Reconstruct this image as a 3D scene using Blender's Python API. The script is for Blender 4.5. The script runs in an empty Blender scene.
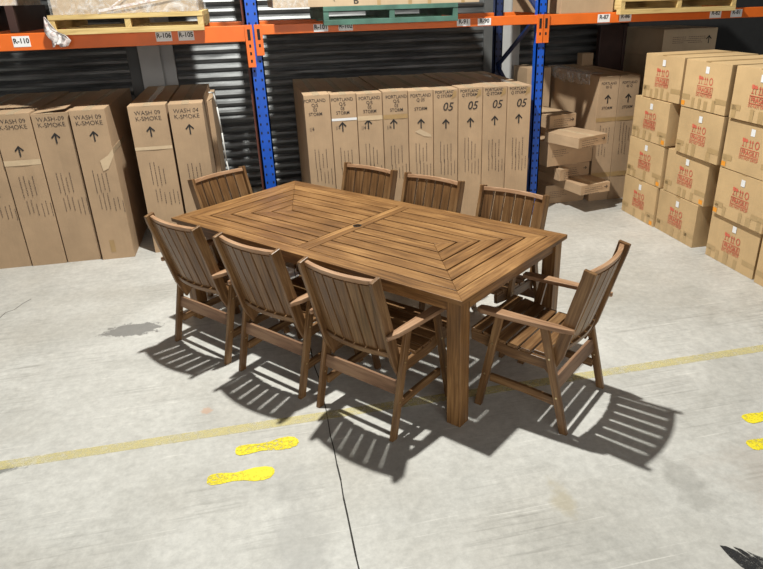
import bpy, bmesh, math, random
from mathutils import Vector, Matrix
random.seed(7)
R = math.radians
C = bpy.context.scene.collection
S = bpy.context.scene

# ------------------------------------------------------------------ helpers
class MB:
    """collects oriented boxes, prisms and tubes into one mesh, with length-wise uv for grain"""
    def __init__(s):
        s.bm = bmesh.new(); s.uv = s.bm.loops.layers.uv.new('UVMap'); s.mi = 0
    def hexa(s, o, L, Wd, T):
        """box from corner o, edge vectors L (grain), Wd, T"""
        o, L, Wd, T = map(Vector, (o, L, Wd, T))
        off = random.uniform(0, 50); off2 = random.uniform(0, 50)
        if L.cross(Wd).dot(T) < 0: o = o + T; T = -T
        P = [o, o+L, o+L+Wd, o+Wd, o+T, o+L+T, o+L+Wd+T, o+Wd+T]
        v = [s.bm.verts.new(p) for p in P]
        l, w, t = L.normalized(), Wd.normalized(), T.normalized()
        for f in ((0,3,2,1),(4,5,6,7),(0,1,5,4),(1,2,6,5),(2,3,7,6),(3,0,4,7)):
            fc = s.bm.faces.new([v[i] for i in f]); fc.material_index = s.mi
            for lp in fc.loops:
                d = lp.vert.co - o
                lp[s.uv].uv = (d.dot(l)+off, d.dot(w)+d.dot(t)+off2)
        return v
    def box(s, x0, x1, y0, y1, z0, z1, grain=0):
        E = [Vector((x1-x0,0,0)), Vector((0,y1-y0,0)), Vector((0,0,z1-z0))]
        g = E.pop(grain)
        return s.hexa((x0,y0,z0), g, E[0], E[1])
    def bar(s, p0, p1, side, w, t):
        """board from p0 to p1 (centre line); side = direction of width w; t = thickness"""
        p0, p1 = Vector(p0), Vector(p1); L = p1-p0
        sd = Vector(side); sd = (sd - L.normalized()*sd.dot(L.normalized())).normalized()
        n = L.normalized().cross(sd)
        return s.hexa(p0 - sd*w/2 - n*t/2, L, sd*w, n*t)
    def prism(s, pts, up, g=None):
        """polygon pts (list of 3d) extruded by vector up"""
        up = Vector(up); pts = [Vector(p) for p in pts]
        g = (Vector(g) if g else (pts[1]-pts[0])).normalized(); c = g.cross(up.normalized())
        off = random.uniform(0, 50); n = len(pts)
        a = [s.bm.verts.new(p) for p in pts]; b = [s.bm.verts.new(p+up) for p in pts]
        nrm = Vector((0,0,0))
        for i in range(n): nrm += pts[i].cross(pts[(i+1) % n])
        flip = nrm.dot(up) < 0
        fs = [list(reversed(a)), b] + [[a[i], a[(i+1) % n], b[(i+1) % n], b[i]] for i in range(n)]
        for f in fs:
            if flip: f = list(reversed(f))
            fc = s.bm.faces.new(f); fc.material_index = s.mi
            for lp in fc.loops:
                d = lp.vert.co - pts[0]
                lp[s.uv].uv = (d.dot(g)+off, d.dot(c)+d.dot(up.normalized())+off)
    def tube(s, p0, p1, r, seg=10):
        p0, p1 = Vector(p0), Vector(p1); d = (p1-p0).normalized()
        a = d.orthogonal().normalized(); b = d.cross(a)
        A = []; B = []
        for i in range(seg):
            q = a*math.cos(2*math.pi*i/seg)*r + b*math.sin(2*math.pi*i/seg)*r
            A.append(s.bm.verts.new(p0+q)); B.append(s.bm.verts.new(p1+q))
        for i in range(seg):
            j = (i+1) % seg; f = s.bm.faces.new([A[i], A[j], B[j], B[i]]); f.material_index = s.mi
        f = s.bm.faces.new(list(reversed(A))); f.material_index = s.mi
        f = s.bm.faces.new(B); f.material_index = s.mi
    def build(s, name, mats, parent=None, bevel=0, seg=2, smooth=False):
        me = bpy.data.meshes.new(name); s.bm.normal_update(); s.bm.to_mesh(me); s.bm.free()
        if not isinstance(mats, (list, tuple)): mats = [mats]
        for m in mats: me.materials.append(m)
        return link(name, me, parent, bevel, seg, smooth)

def link(name, me, parent=None, bevel=0, seg=2, smooth=False):
    o = bpy.data.objects.new(name, me); C.objects.link(o)
    if parent: o.parent = parent
    if bevel:
        b = o.modifiers.new('bevel', 'BEVEL'); b.width = bevel; b.segments = seg; b.limit_method = 'ANGLE'; b.angle_limit = R(35)
        b.harden_normals = False
    if smooth:
        for p in me.polygons: p.use_smooth = True
    return o

def thing(name, label, cat, loc=(0,0,0), rz=0, group=None):
    o = bpy.data.objects.new(name, None); C.objects.link(o); o.empty_display_size = .1
    o.location = loc; o.rotation_euler = (0, 0, rz)
    return tag(o, label, cat, group)
def tag(o, label, cat, group=None):
    o['label'] = label; o['category'] = cat
    if group: o['group'] = group
    return o
def struct(o): o['kind'] = 'structure'; return o
def copy_tree(o, parent=None):
    c = o.copy(); C.objects.link(c)
    if parent: c.parent = parent
    for ch in list(o.children): copy_tree(ch, c)
    return c

# ------------------------------------------------------------------ materials
def nt(name, rough=.6, metal=0.0):
    m = bpy.data.materials.new(name); m.use_nodes = True
    n = m.node_tree; b = n.nodes['Principled BSDF']; b.inputs['Roughness'].default_value = rough; b.inputs['Metallic'].default_value = metal
    return m, n, b
def N(n, t, **k):
    x = n.nodes.new(t)
    for a, v in k.items():
        if a in x.inputs.keys(): x.inputs[a].default_value = v
        else: setattr(x, a, v)
    return x
def ramp(n, stops):
    r = n.nodes.new('ShaderNodeValToRGB'); e = r.color_ramp.elements
    while len(e) < len(stops): e.new(.5)
    for i, (p, c) in enumerate(stops): e[i].position = p; e[i].color = (*c, 1)
    return r
def mix(n, fac, a, b, mode='MIX'):
    x = n.nodes.new('ShaderNodeMix'); x.data_type = 'RGBA'; x.blend_type = mode
    for i, v in ((0, fac), (6, a), (7, b)):
        if hasattr(v, 'links') or isinstance(v, bpy.types.NodeSocket): n.links.new(v, x.inputs[i])
        elif isinstance(v, (int, float)): x.inputs[i].default_value = v
        else: x.inputs[i].default_value = (*v, 1)
    return x.outputs[2]
def math_(n, op, a, b=None, clamp=False):
    x = n.nodes.new('ShaderNodeMath'); x.operation = op; x.use_clamp = clamp
    for i, v in enumerate((a, b)):
        if v is None: continue
        if isinstance(v, bpy.types.NodeSocket): n.links.new(v, x.inputs[i])
        else: x.inputs[i].default_value = v
    return x.outputs[0]

def plain(name, col, rough=.6, metal=0.0, var=.12, scale=9):
    m, n, b = nt(name, rough, metal)
    tc = N(n, 'ShaderNodeTexCoord'); no = N(n, 'ShaderNodeTexNoise', Scale=scale, Detail=4.0)
    n.links.new(tc.outputs['Object'], no.inputs['Vector'])
    r = ramp(n, [(.3, tuple(c*(1-var) for c in col)), (.7, tuple(min(1, c*(1+var)) for c in col))])
    n.links.new(no.outputs['Fac'], r.inputs[0]); n.links.new(r.outputs[0], b.inputs['Base Color'])
    return m

def wood(name, dark, mid, light, rough=.42):
    m, n, b = nt(name, rough)
    uv = N(n, 'ShaderNodeUVMap'); mp = N(n, 'ShaderNodeMapping'); mp.inputs['Scale'].default_value = (1.5, 26, 1)
    n.links.new(uv.outputs[0], mp.inputs[0])
    a = N(n, 'ShaderNodeTexNoise', Scale=2.2, Detail=7.0, Roughness=.62, Distortion=.5); n.links.new(mp.outputs[0], a.inputs['Vector'])
    mp2 = N(n, 'ShaderNodeMapping'); mp2.inputs['Scale'].default_value = (.9, 1.6, 1); n.links.new(uv.outputs[0], mp2.inputs[0])
    c = N(n, 'ShaderNodeTexNoise', Scale=1.9, Detail=2.0); n.links.new(mp2.outputs[0], c.inputs['Vector'])
    f = math_(n, 'ADD', math_(n, 'MULTIPLY', a.outputs['Fac'], .6), math_(n, 'MULTIPLY', c.outputs['Fac'], .4))
    r = ramp(n, [(.36, dark), (.5, mid), (.64, light)]); n.links.new(f, r.inputs[0])
    n.links.new(r.outputs[0], b.inputs['Base Color'])
    bp = N(n, 'ShaderNodeBump', Strength=.3, Distance=.002); n.links.new(a.outputs['Fac'], bp.inputs['Height']); n.links.new(bp.outputs[0], b.inputs['Normal'])
    b.inputs['Specular IOR Level'].default_value = .4
    return m

def cardboard(name, col, rough=.75):
    m, n, b = nt(name, rough)
    tc = N(n, 'ShaderNodeTexCoord'); oi = N(n, 'ShaderNodeObjectInfo')
    ad = N(n, 'ShaderNodeVectorMath', operation='ADD'); n.links.new(tc.outputs['Object'], ad.inputs[0])
    sc = N(n, 'ShaderNodeVectorMath', operation='SCALE'); n.links.new(oi.outputs['Random'], sc.inputs['Scale']); sc.inputs[0].default_value = (31, 17, 9)
    n.links.new(sc.outputs[0], ad.inputs[1])
    no = N(n, 'ShaderNodeTexNoise', Scale=3.0, Detail=6.0, Roughness=.6); n.links.new(ad.outputs[0], no.inputs['Vector'])
    r = ramp(n, [(.3, tuple(c*.86 for c in col)), (.72, tuple(c*1.1 for c in col))]); n.links.new(no.outputs['Fac'], r.inputs[0])
    mp = N(n, 'ShaderNodeMapping'); mp.inputs['Scale'].default_value = (160, 160, 3); n.links.new(ad.outputs[0], mp.inputs[0])
    fi = N(n, 'ShaderNodeTexNoise', Scale=1.0, Detail=2.0); n.links.new(mp.outputs[0], fi.inputs['Vector'])
    v = math_(n, 'ADD', math_(n, 'MULTIPLY', oi.outputs['Random'], .14), .93)
    v = math_(n, 'MULTIPLY', v, math_(n, 'ADD', math_(n, 'MULTIPLY', fi.outputs['Fac'], .1), .95))
    hs = N(n, 'ShaderNodeHueSaturation'); n.links.new(r.outputs[0], hs.inputs['Color']); n.links.new(v, hs.inputs['Value'])
    n.links.new(hs.outputs[0], b.inputs['Base Color'])
    bp = N(n, 'ShaderNodeBump', Strength=.25, Distance=.01)
    n2 = N(n, 'ShaderNodeTexNoise', Scale=4.5, Detail=2.0); n.links.new(ad.outputs[0], n2.inputs['Vector']); n.links.new(n2.outputs['Fac'], bp.inputs['Height']); n.links.new(bp.outputs[0], b.inputs['Normal'])
    return m

M_TABLE = wood('table_wood', (.10,.045,.015), (.215,.104,.035), (.39,.21,.08), .43)
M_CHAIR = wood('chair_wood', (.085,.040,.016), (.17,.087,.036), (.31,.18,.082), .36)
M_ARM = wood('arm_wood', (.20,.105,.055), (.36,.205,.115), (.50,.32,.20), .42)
M_STR = wood('stretcher_wood', (.11,.055,.03), (.22,.12,.07), (.33,.2,.12), .5)
M_PINE = wood('pallet_pine', (.42,.28,.11), (.62,.45,.19), (.75,.58,.28), .7)
M_GREEN = plain('green_paint', (.07,.16,.125), .6, 0, .25)
M_CARD = cardboard('cardboard_tall', (.44,.30,.185))
M_CARDY = cardboard('cardboard_tan', (.56,.385,.20))
M_CARDP = cardboard('cardboard_pale', (.52,.39,.26))
M_TAPE = plain('brown_tape', (.40,.26,.12), .3, 0, .1)
M_TAPEC = plain('clear_tape', (.62,.47,.31), .2, 0, .1)
M_INK = plain('black_ink', (.02,.018,.018), .6, 0, .1)
M_PEN = plain('marker_pen', (.035,.028,.026), .6, 0, .1)
M_PRINT = plain('grey_print', (.12,.085,.06), .7, 0, .1)
M_RED = plain('red_print', (.60,.13,.08), .6, 0, .15)
M_WHITE = plain('white_paper', (.8,.8,.82), .6, 0, .04)
M_OSTICK = plain('orange_sticker', (.85,.33,.03), .6, 0, .08)
M_BLUE = plain('blue_rack_paint', (.006,.085,.52), .38, 0, .12)
M_DBLUE = plain('dark_blue_rack', (.008,.022,.09), .45, 0, .15)  # darker blue for rear posts, braces and base plates
M_ORANGE = plain('orange_beam_paint', (.74,.145,.016), .42, 0, .12, 4)
M_RUST = plain('dark_red_edge', (.13,.035,.02), .6, 0, .2)
M_HOLE = plain('dark_hole', (.008,.008,.009), .9)
M_BRASS = plain('brass_bolt', (.75,.62,.36), .3, .9, .05)
M_BLACKP = plain('black_plastic', (.012,.012,.013), .45, 0, .1)
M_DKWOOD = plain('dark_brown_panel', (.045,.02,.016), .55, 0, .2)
M_COL = plain('grey_steel_paint', (.48,.48,.48), .55, 0, .12, 3)
M_COLD = plain('dark_grey_steel', (.10,.10,.10), .6, 0, .15, 3)

def shutter_mat():
    m, n, b = nt('shutter_steel', .38, .75)
    tc = N(n, 'ShaderNodeTexCoord'); mp = N(n, 'ShaderNodeMapping'); mp.inputs['Scale'].default_value = (.9, 1, 9)
    n.links.new(tc.outputs['Object'], mp.inputs[0])
    no = N(n, 'ShaderNodeTexNoise', Scale=2.2, Detail=5.0, Roughness=.65); n.links.new(mp.outputs[0], no.inputs['Vector'])
    r = ramp(n, [(.3, (.11,.113,.117)), (.7, (.26,.265,.27))]); n.links.new(no.outputs['Fac'], r.inputs[0]); n.links.new(r.outputs[0], b.inputs['Base Color'])
    r2 = ramp(n, [(.3, (.3,.3,.3)), (.7, (.5,.5,.5))]); n.links.new(no.outputs['Fac'], r2.inputs[0]); n.links.new(r2.outputs[0], b.inputs['Roughness'])
    return m
M_SHUT = shutter_mat()

def film_mat():
    m, n, b = nt('clear_stretch_film', .18)
    tc = N(n, 'ShaderNodeTexCoord'); no = N(n, 'ShaderNodeTexNoise', Scale=9.0, Detail=6.0, Roughness=.7, Distortion=1.5); n.links.new(tc.outputs['Object'], no.inputs['Vector'])
    b.inputs['Base Color'].default_value = (.85,.85,.86,1)
    r = ramp(n, [(.45, (.08,)*3), (.75, (.75,)*3)]); n.links.new(no.outputs['Fac'], r.inputs[0]); n.links.new(r.outputs[0], b.inputs['Alpha'])
    return m
M_FILM = film_mat()
def film2():
    m, n, b = nt('crumpled_white_film', .3)
    tc = N(n, 'ShaderNodeTexCoord'); no = N(n, 'ShaderNodeTexNoise', Scale=30.0, Detail=4.0, Distortion=1.0); n.links.new(tc.outputs['Object'], no.inputs['Vector'])
    r = ramp(n, [(.35, (.55,.42,.40)), (.6, (.85,.83,.83))]); n.links.new(no.outputs['Fac'], r.inputs[0]); n.links.new(r.outputs[0], b.inputs['Base Color'])
    b.inputs['Alpha'].default_value = .85
    return m
M_FILM2 = film2()

def paint_mat(name, col, wear_lo, wear_hi, scale=40.0, base=.95):
    m, n, b = nt(name, .55)
    g = N(n, 'ShaderNodeNewGeometry'); no = N(n, 'ShaderNodeTexNoise', Scale=scale, Detail=8.0, Roughness=.75); n.links.new(g.outputs['Position'], no.inputs['Vector'])
    n2 = N(n, 'ShaderNodeTexNoise', Scale=3.5, Detail=2.0); n.links.new(g.outputs['Position'], n2.inputs['Vector'])
    f = math_(n, 'ADD', math_(n, 'MULTIPLY', no.outputs['Fac'], .65), math_(n, 'MULTIPLY', n2.outputs['Fac'], .35))
    r = ramp(n, [(wear_lo, (0,0,0)), (wear_hi, (base,)*3)]); n.links.new(f, r.inputs[0])
    b.inputs['Base Color'].default_value = (*col, 1); n.links.new(r.outputs[0], b.inputs['Alpha'])
    return m
M_YLINE = paint_mat('worn_yellow_line_paint', (.76,.67,.33), .34, .66, 30, .7)
M_YFOOT = paint_mat('yellow_foot_paint', (.88,.74,.03), .40, .52, 55, 1)
M_SCUFF = paint_mat('black_scuff', (.02,.02,.022), .36, .52, 60, .92)

def floor_mat():
    m, n, b = nt('concrete_floor', .5)
    g = N(n, 'ShaderNodeNewGeometry'); P = g.outputs['Position']
    def noise(scale, det, rough=.6, dist=0.0, vec=None):
        x = N(n, 'ShaderNodeTexNoise', Scale=scale, Detail=det, Roughness=rough, Distortion=dist); n.links.new(vec or P, x.inputs['Vector']); return x.outputs['Fac']
    a = noise(.9, 8.0, .68, .4)
    r = ramp(n, [(.3, (.43,.42,.395)), (.5, (.56,.55,.525)), (.7, (.66,.65,.625))]); n.links.new(a, r.inputs[0]); col = r.outputs[0]
    # dusty cloudy blotches
    c = noise(4.5, 7.0, .7, .6); r2 = ramp(n, [(.4, (0,0,0)), (.68, (1,1,1))]); n.links.new(c, r2.inputs[0])
    col = mix(n, math_(n, 'MULTIPLY', r2.outputs[0], .24), col, (.36,.345,.32))
    # brownish tint areas
    t = noise(.55, 3.0); r3 = ramp(n, [(.48, (0,0,0)), (.7, (1,1,1))]); n.links.new(t, r3.inputs[0])
    col = mix(n, math_(n, 'MULTIPLY', r3.outputs[0], .35), col, (.44,.39,.32))
    # drag streaks in two directions
    for ang, sc, amt in ((14, (1.2, 22, 1), .32), (-8, (2.0, 18, 1), .18), (-38, (1.0, 34, 1), .34), (62, (.8, 40, 1), .22)):
        mp = N(n, 'ShaderNodeMapping'); mp.inputs['Rotation'].default_value = (0, 0, R(ang)); mp.inputs['Scale'].default_value = sc; n.links.new(P, mp.inputs[0])
        s_ = noise(1.3, 4.0, .6, .7, mp.outputs[0]); rr = ramp(n, [(.56, (0,0,0)), (.70, (1,1,1))]); n.links.new(s_, rr.inputs[0])
        k = noise(1.6, 2.0); kk = ramp(n, [(.5, (0,0,0)), (.6, (1,1,1))]); n.links.new(k, kk.inputs[0])
        col = mix(n, math_(n, 'MULTIPLY', math_(n, 'MULTIPLY', rr.outputs[0], kk.outputs[0]), amt), col, (.17,.16,.145))
    # fine light scratches and grit
    mp = N(n, 'ShaderNodeMapping'); mp.inputs['Rotation'].default_value = (0, 0, R(50)); mp.inputs['Scale'].default_value = (1.5, 60, 1); n.links.new(P, mp.inputs[0])
    s_ = noise(1.0, 3.0, .6, .4, mp.outputs[0]); rr = ramp(n, [(.64, (0,0,0)), (.72, (1,1,1))]); n.links.new(s_, rr.inputs[0])
    col = mix(n, math_(n, 'MULTIPLY', rr.outputs[0], .45), col, (.80,.78,.74))
    sp = noise(38.0, 3.0, .7); rr = ramp(n, [(.70, (0,0,0)), (.78, (1,1,1))]); n.links.new(sp, rr.inputs[0])
    col = mix(n, math_(n, 'MULTIPLY', rr.outputs[0], .4), col, (.16,.15,.14))
    fine = noise(22.0, 6.0, .75); rr = ramp(n, [(.3, (.82,.82,.82)), (.7, (1.12,1.12,1.12))]); n.links.new(fine, rr.inputs[0])
    col = mix(n, 1.0, col, rr.outputs[0], 'MULTIPLY')
    # stains with a place of their own: (x, y, radius x, radius y, colour, amount)
    def stain(col, x, y, rx, ry, c_, amt, edge=.35, nz=9.0, rot=0):
        mp = N(n, 'ShaderNodeMapping', vector_type='TEXTURE'); mp.inputs['Location'].default_value = (x, y, 0); mp.inputs['Scale'].default_value = (rx, ry, 1); mp.inputs['Rotation'].default_value = (0, 0, R(rot)); n.links.new(P, mp.inputs[0])
        ln = N(n, 'ShaderNodeVectorMath', operation='LENGTH'); n.links.new(mp.outputs[0], ln.inputs[0])
        d = math_(n, 'ADD', ln.outputs['Value'], math_(n, 'MULTIPLY', math_(n, 'SUBTRACT', noise(nz, 5.0, .7), .5), 2.2))
        rr = ramp(n, [(1-edge, (1,1,1)), (1.0, (0,0,0))]); n.links.new(d, rr.inputs[0])
        return mix(n, math_(n, 'MULTIPLY', rr.outputs[0], amt), col, c_)
    col = stain(col, -1.0, 4.42, .2, .1, (.17,.165,.16), .8, .12, 14)
    col = stain(col, -1.9, 3.0, .5, .3, (.36,.29,.23), .45, .6, 4)
    col = stain(col, -.45, 3.25, .04, .04, (.55,.36,.26), .7, .4, 20)
    col = stain(col, 1.75, 2.05, .1, .25, (.2,.19,.17), .35, .6, 9)
    col = stain(col, 1.15, 2.1, .06, .14, (.42,.36,.24), .5, .6, 9)
    col = stain(col, 2.3, 2.0, .45, .35, (.40,.345,.30), .4, .6, 4)
    col = stain(col, .0, 1.9, .14, .9, (.30,.295,.29), .35, .6, 4)
    col = stain(col, -1.5, 2.98, .17, .035, (.2,.2,.19), .85, .3, 14)
    n.links.new(col, b.inputs['Base Color'])
    rr = ramp(n, [(.3, (.38,)*3), (.7, (.6,)*3)]); n.links.new(c, rr.inputs[0]); n.links.new(rr.outputs[0], b.inputs['Roughness'])
    bp = N(n, 'ShaderNodeBump', Strength=.15, Distance=.004); n.links.new(fine, bp.inputs['Height']); n.links.new(bp.outputs[0], b.inputs['Normal'])
    b.inputs['Specular IOR Level'].default_value = .35
    return m
M_FLOOR = floor_mat()

# ------------------------------------------------------------------ text
_tc = {}
def text_mesh(s, size, mat, wob=0.0, bold=0.0, sx=1.0, shear=0.0):
    key = (s, size, mat.name, wob, bold, sx, shear)
    if key in _tc: return _tc[key]
    cu = bpy.data.curves.new('lettering', 'FONT'); cu.body = s; cu.size = size; cu.align_x = 'CENTER'; cu.align_y = 'CENTER'; cu.offset = bold; cu.shear = shear
    cu.resolution_u = 3; cu.space_line = .95
    o = bpy.data.objects.new('lettering', cu); C.objects.link(o)
    dg = bpy.context.evaluated_depsgraph_get(); dg.update()
    me = bpy.data.meshes.new_from_object(o.evaluated_get(dg), depsgraph=dg)
    bpy.data.objects.remove(o); bpy.data.curves.remove(cu)
    rg = random.Random(s)
    f1, f2, p1, p2 = rg.uniform(30, 50), rg.uniform(20, 40), rg.uniform(0, 6), rg.uniform(0, 6)
    for v in me.vertices:
        x, y = v.co.x*sx, v.co.y
        v.co.x = x + wob*math.sin(y*f1/size*.12+p1)*size; v.co.y = y + wob*math.sin(x*f2/size*.12+p2)*size*1.2
    me.materials.clear(); me.materials.append(mat)
    _tc[key] = me; return me
def put(name, me, parent, x, z, y=-.0012, tilt=0.0, face='front', w=0, d=0):
    """lay a flat decal mesh on the carton's face (local -Y)"""
    o = link(name, me, parent)
    o.matrix_local = Matrix.Translation((x, y, z)) @ Matrix.Rotation(R(90), 4, 'X') @ Matrix.Rotation(tilt, 4, 'Z')
    return o

def flat(polys, mat, name='mark'):
    me = bpy.data.meshes.new(name); vs = []; fs = []
    for p in polys:
        b = len(vs); vs += [(q[0], q[1], 0) for q in p]; fs.append(list(range(b, b+len(p))))
    me.from_pydata(vs, [], fs); me.materials.append(mat); return me
def rect(x0, x1, y0, y1): return [(x0,y0),(x1,y0),(x1,y1),(x0,y1)]

ARROW = flat([[(-.006,-.045),(.006,-.045),(.006,.03),(-.006,.03)], [(0,.045),(-.036,.006),(-.028,-.003),(0,.026)], [(0,.045),(0,.026),(.028,-.003),(.036,.006)]], M_INK)
def print_block(seed, cols, rows, mat=M_PRINT):
    """columns of small rotated print, as on the cartons (illegible at this size)"""
    rg = random.Random(seed); P = []
    for c_ in range(cols):
        x = c_*.034; 
        y = rg.uniform(0, .03); L = rg.uniform(.6, 1)*rows
        while y < L:
            h = rg.uniform(.006, .02); P.append(rect(x, x+.006, y, y+h)); y += h + rg.uniform(.003, .007)
    return flat(P, mat)
PRINTS = [print_block(i, 4, .22) for i in range(4)]
PRINTS2 = [print_block(10+i, 3, .16) for i in range(3)]
LINES = []
for i in range(3):
    rg = random.Random(50+i); P = []
    for r_ in range(4):
        x = 0
        while x < rg.uniform(.14, .2):
            h = rg.uniform(.01, .03); P.append(rect(x, x+h, -r_*.02, -r_*.02+.005)); x += h+.006
    LINES.append(flat(P, M_PRINT))

# ------------------------------------------------------------------ cartons
def carton_body(w, d, h, mat, seed=0):
    """closed carton with flaps: walls, two top flaps meeting on a seam, flap edges at the front corners"""
    b = MB(); rg = random.Random(seed)
    j = lambda a=.0025: rg.uniform(-a, a)
    b.box(-w/2, w/2, 0, d, 0, h-.004, 2)
    bm = b.bm
    bmesh.ops.subdivide_edges(bm, edges=bm.edges[:], cuts=3, use_grid_fill=True)
    for v in bm.verts:
        cx = 1-(abs(v.co.x)/(w/2))**2; cy = 1-(abs(v.co.y-d/2)/(d/2))**2; cz = 1-(abs(v.co.z-h/2)/(h/2))**2
        if abs(v.co.y) < 1e-5: v.co.y += abs(j(.004))*cx*cz*1.2
        if v.co.z > h-.006: v.co.z -= abs(j(.004))*cx*cy
        if abs(abs(v.co.x)-w/2) < 1e-5: v.co.x += j(.002)*cy*cz
    g = .002
    b.box(-w/2, -g, .001, d-.001, h-.004, h-.0005+j(.0004), 1); b.box(g, w/2, .001, d-.001, h-.004, h-.0005+j(.0004), 1)
    return b

def carton(label, w, d, h, fx, fy, z=0, rz=0, mat=None, cat='cardboard box', group=None, name='cardboard_box', seed=0, toptape=True, tapemat=None):
    """fx, fy: front-left bottom corner in the world; rz turns the box; local -Y is the front"""
    ox = fx + w/2*math.cos(rz); oy = fy + w/2*math.sin(rz)
    t = thing(name, label, cat, (ox, oy, z), rz, group)
    carton_body(w, d, h, mat or M_CARD, seed).build('carton', mat or M_CARD, t, .0035)
    if toptape:
        b = MB(); b.box(-.03, .03, .0, d, h-.0003, h+.0007, 1); b.box(-.03, .03, -.0012, .0002, h-.006, h+.0007, 2)
        b.build('tape', tapemat or M_TAPEC, t)
    return t
def band(t, w, z, hgt, mat, x0=None, x1=None, y=-.0016):
    m = flat([rect(x0 if x0 is not None else -w/2, x1 if x1 is not None else w/2, -hgt/2, hgt/2)], mat)
    return put('tape', m, t, 0, z, y)

H1 = 1.30
# tall cartons, left bay.  (fx, width, writing, description)
left = [(-2.92, .28, None), (-2.625, .28, None), (-2.335, .28, ''), (-2.045, .278, 'WASH 09\nK-SMOKE'), (-1.757, .278, 'WASH-09\nK-SMOKE'), (-1.462, .272, 'WASH 09\nK-SMOKE'), (-1.02, .305, 'WASH 09\nK-SMOKE'), (-.695, .28, 'WASH 04\nK-SMOKE')]
labL = [None, None, 'tall brown carton cut off by the left picture edge',
        'tall brown carton with smeared writing and a tape strip below its arrow',
        'tall brown WASH-09 carton with its top flap lifted, second left of the dark gap',
        'tall brown WASH 09 carton with torn tape on its right edge',
        'tall brown carton just right of the dark gap, with clear tape across below its arrow',
        'tall brown carton marked WASH 04 with loose white strap behind, nearest the blue upright']
for i, (x, w, wr) in enumerate(left):
    if wr is None: continue
    fy = 5.965 + (0, 0, .01, .0, .005, -.02, .03, .02)[i]
    t = carton(labL[i], w, 1.42, H1-(.012 if i == 4 else 0), x, fy, 0, 0, M_CARD, group='tall cartons in the left bay', seed=i)
    s = (i % 3)*.008
    if wr:
        put('handwriting', text_mesh(wr, .05, M_PEN, .03, -.0003, 1.0), t, .0, 1.215)
        put('up_arrow', ARROW, t, .0 + s, (1.085 if i != 3 else 1.0))
    k = PRINTS[i % 4]
    put('printed_text', k, t, -.06, .60); put('printed_text', PRINTS2[i % 3], t, -.05, .45)
    put('printed_text', PRINTS2[(i+1) % 3], t, .06, .42)
    if i == 3: band(t, w, .905, .045, M_TAPEC)
    if i == 6: band(t, w, .945, .028, M_TAPEC); 
    if i == 5:
        m = MB(); m.box(w/2-.001, w/2+.0015, -.001, .55, .93, .975, 1); m.build('tape', M_TAPEC, t)
        put('tape', flat([[(.09,.0),(.137,.05),(.137,.0),(.075,-.11),(.03,-.13),(.02,-.04)]], M_TAPEC), t, 0, .92, -.0025)
        band(t, w, .12, .11, M_TAPE, -.05, -.01)
    if i == 4:
        b = MB(); b.hexa((-w/2+.01, .005, H1-.014), (w-.02, 0, .028), (0, .22, .0), (0, 0, .004)); b.build('lifted_flap', M_CARD, t)
    if i == 7:
        b = MB(); b.box(w/2+.004, w/2+.05, .55, 1.40, 0, 1.24, 2); b.build('folded_card', M_CARD, t, .004)
# strap hanging down behind the last carton
cu = [(-.375, 6.5, 1.315), (-.35, 6.7, 1.29), (-.335, 6.75, 1.15), (-.322, 6.76, .9), (-.318, 6.76, .62), (-.30, 6.78, .42), (-.27, 6.8, .3)]
b = MB()
for p, q in zip(cu[:-1], cu[1:]): b.tube(p, q, .007, 8)
tag(b.build('packing_strap', plain('white_strap', (.7,.7,.68), .5), None, 0, 2, True), 'thin white packing strap hanging down beside the WASH 04 carton, left of the blue upright', 'strap')

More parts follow.
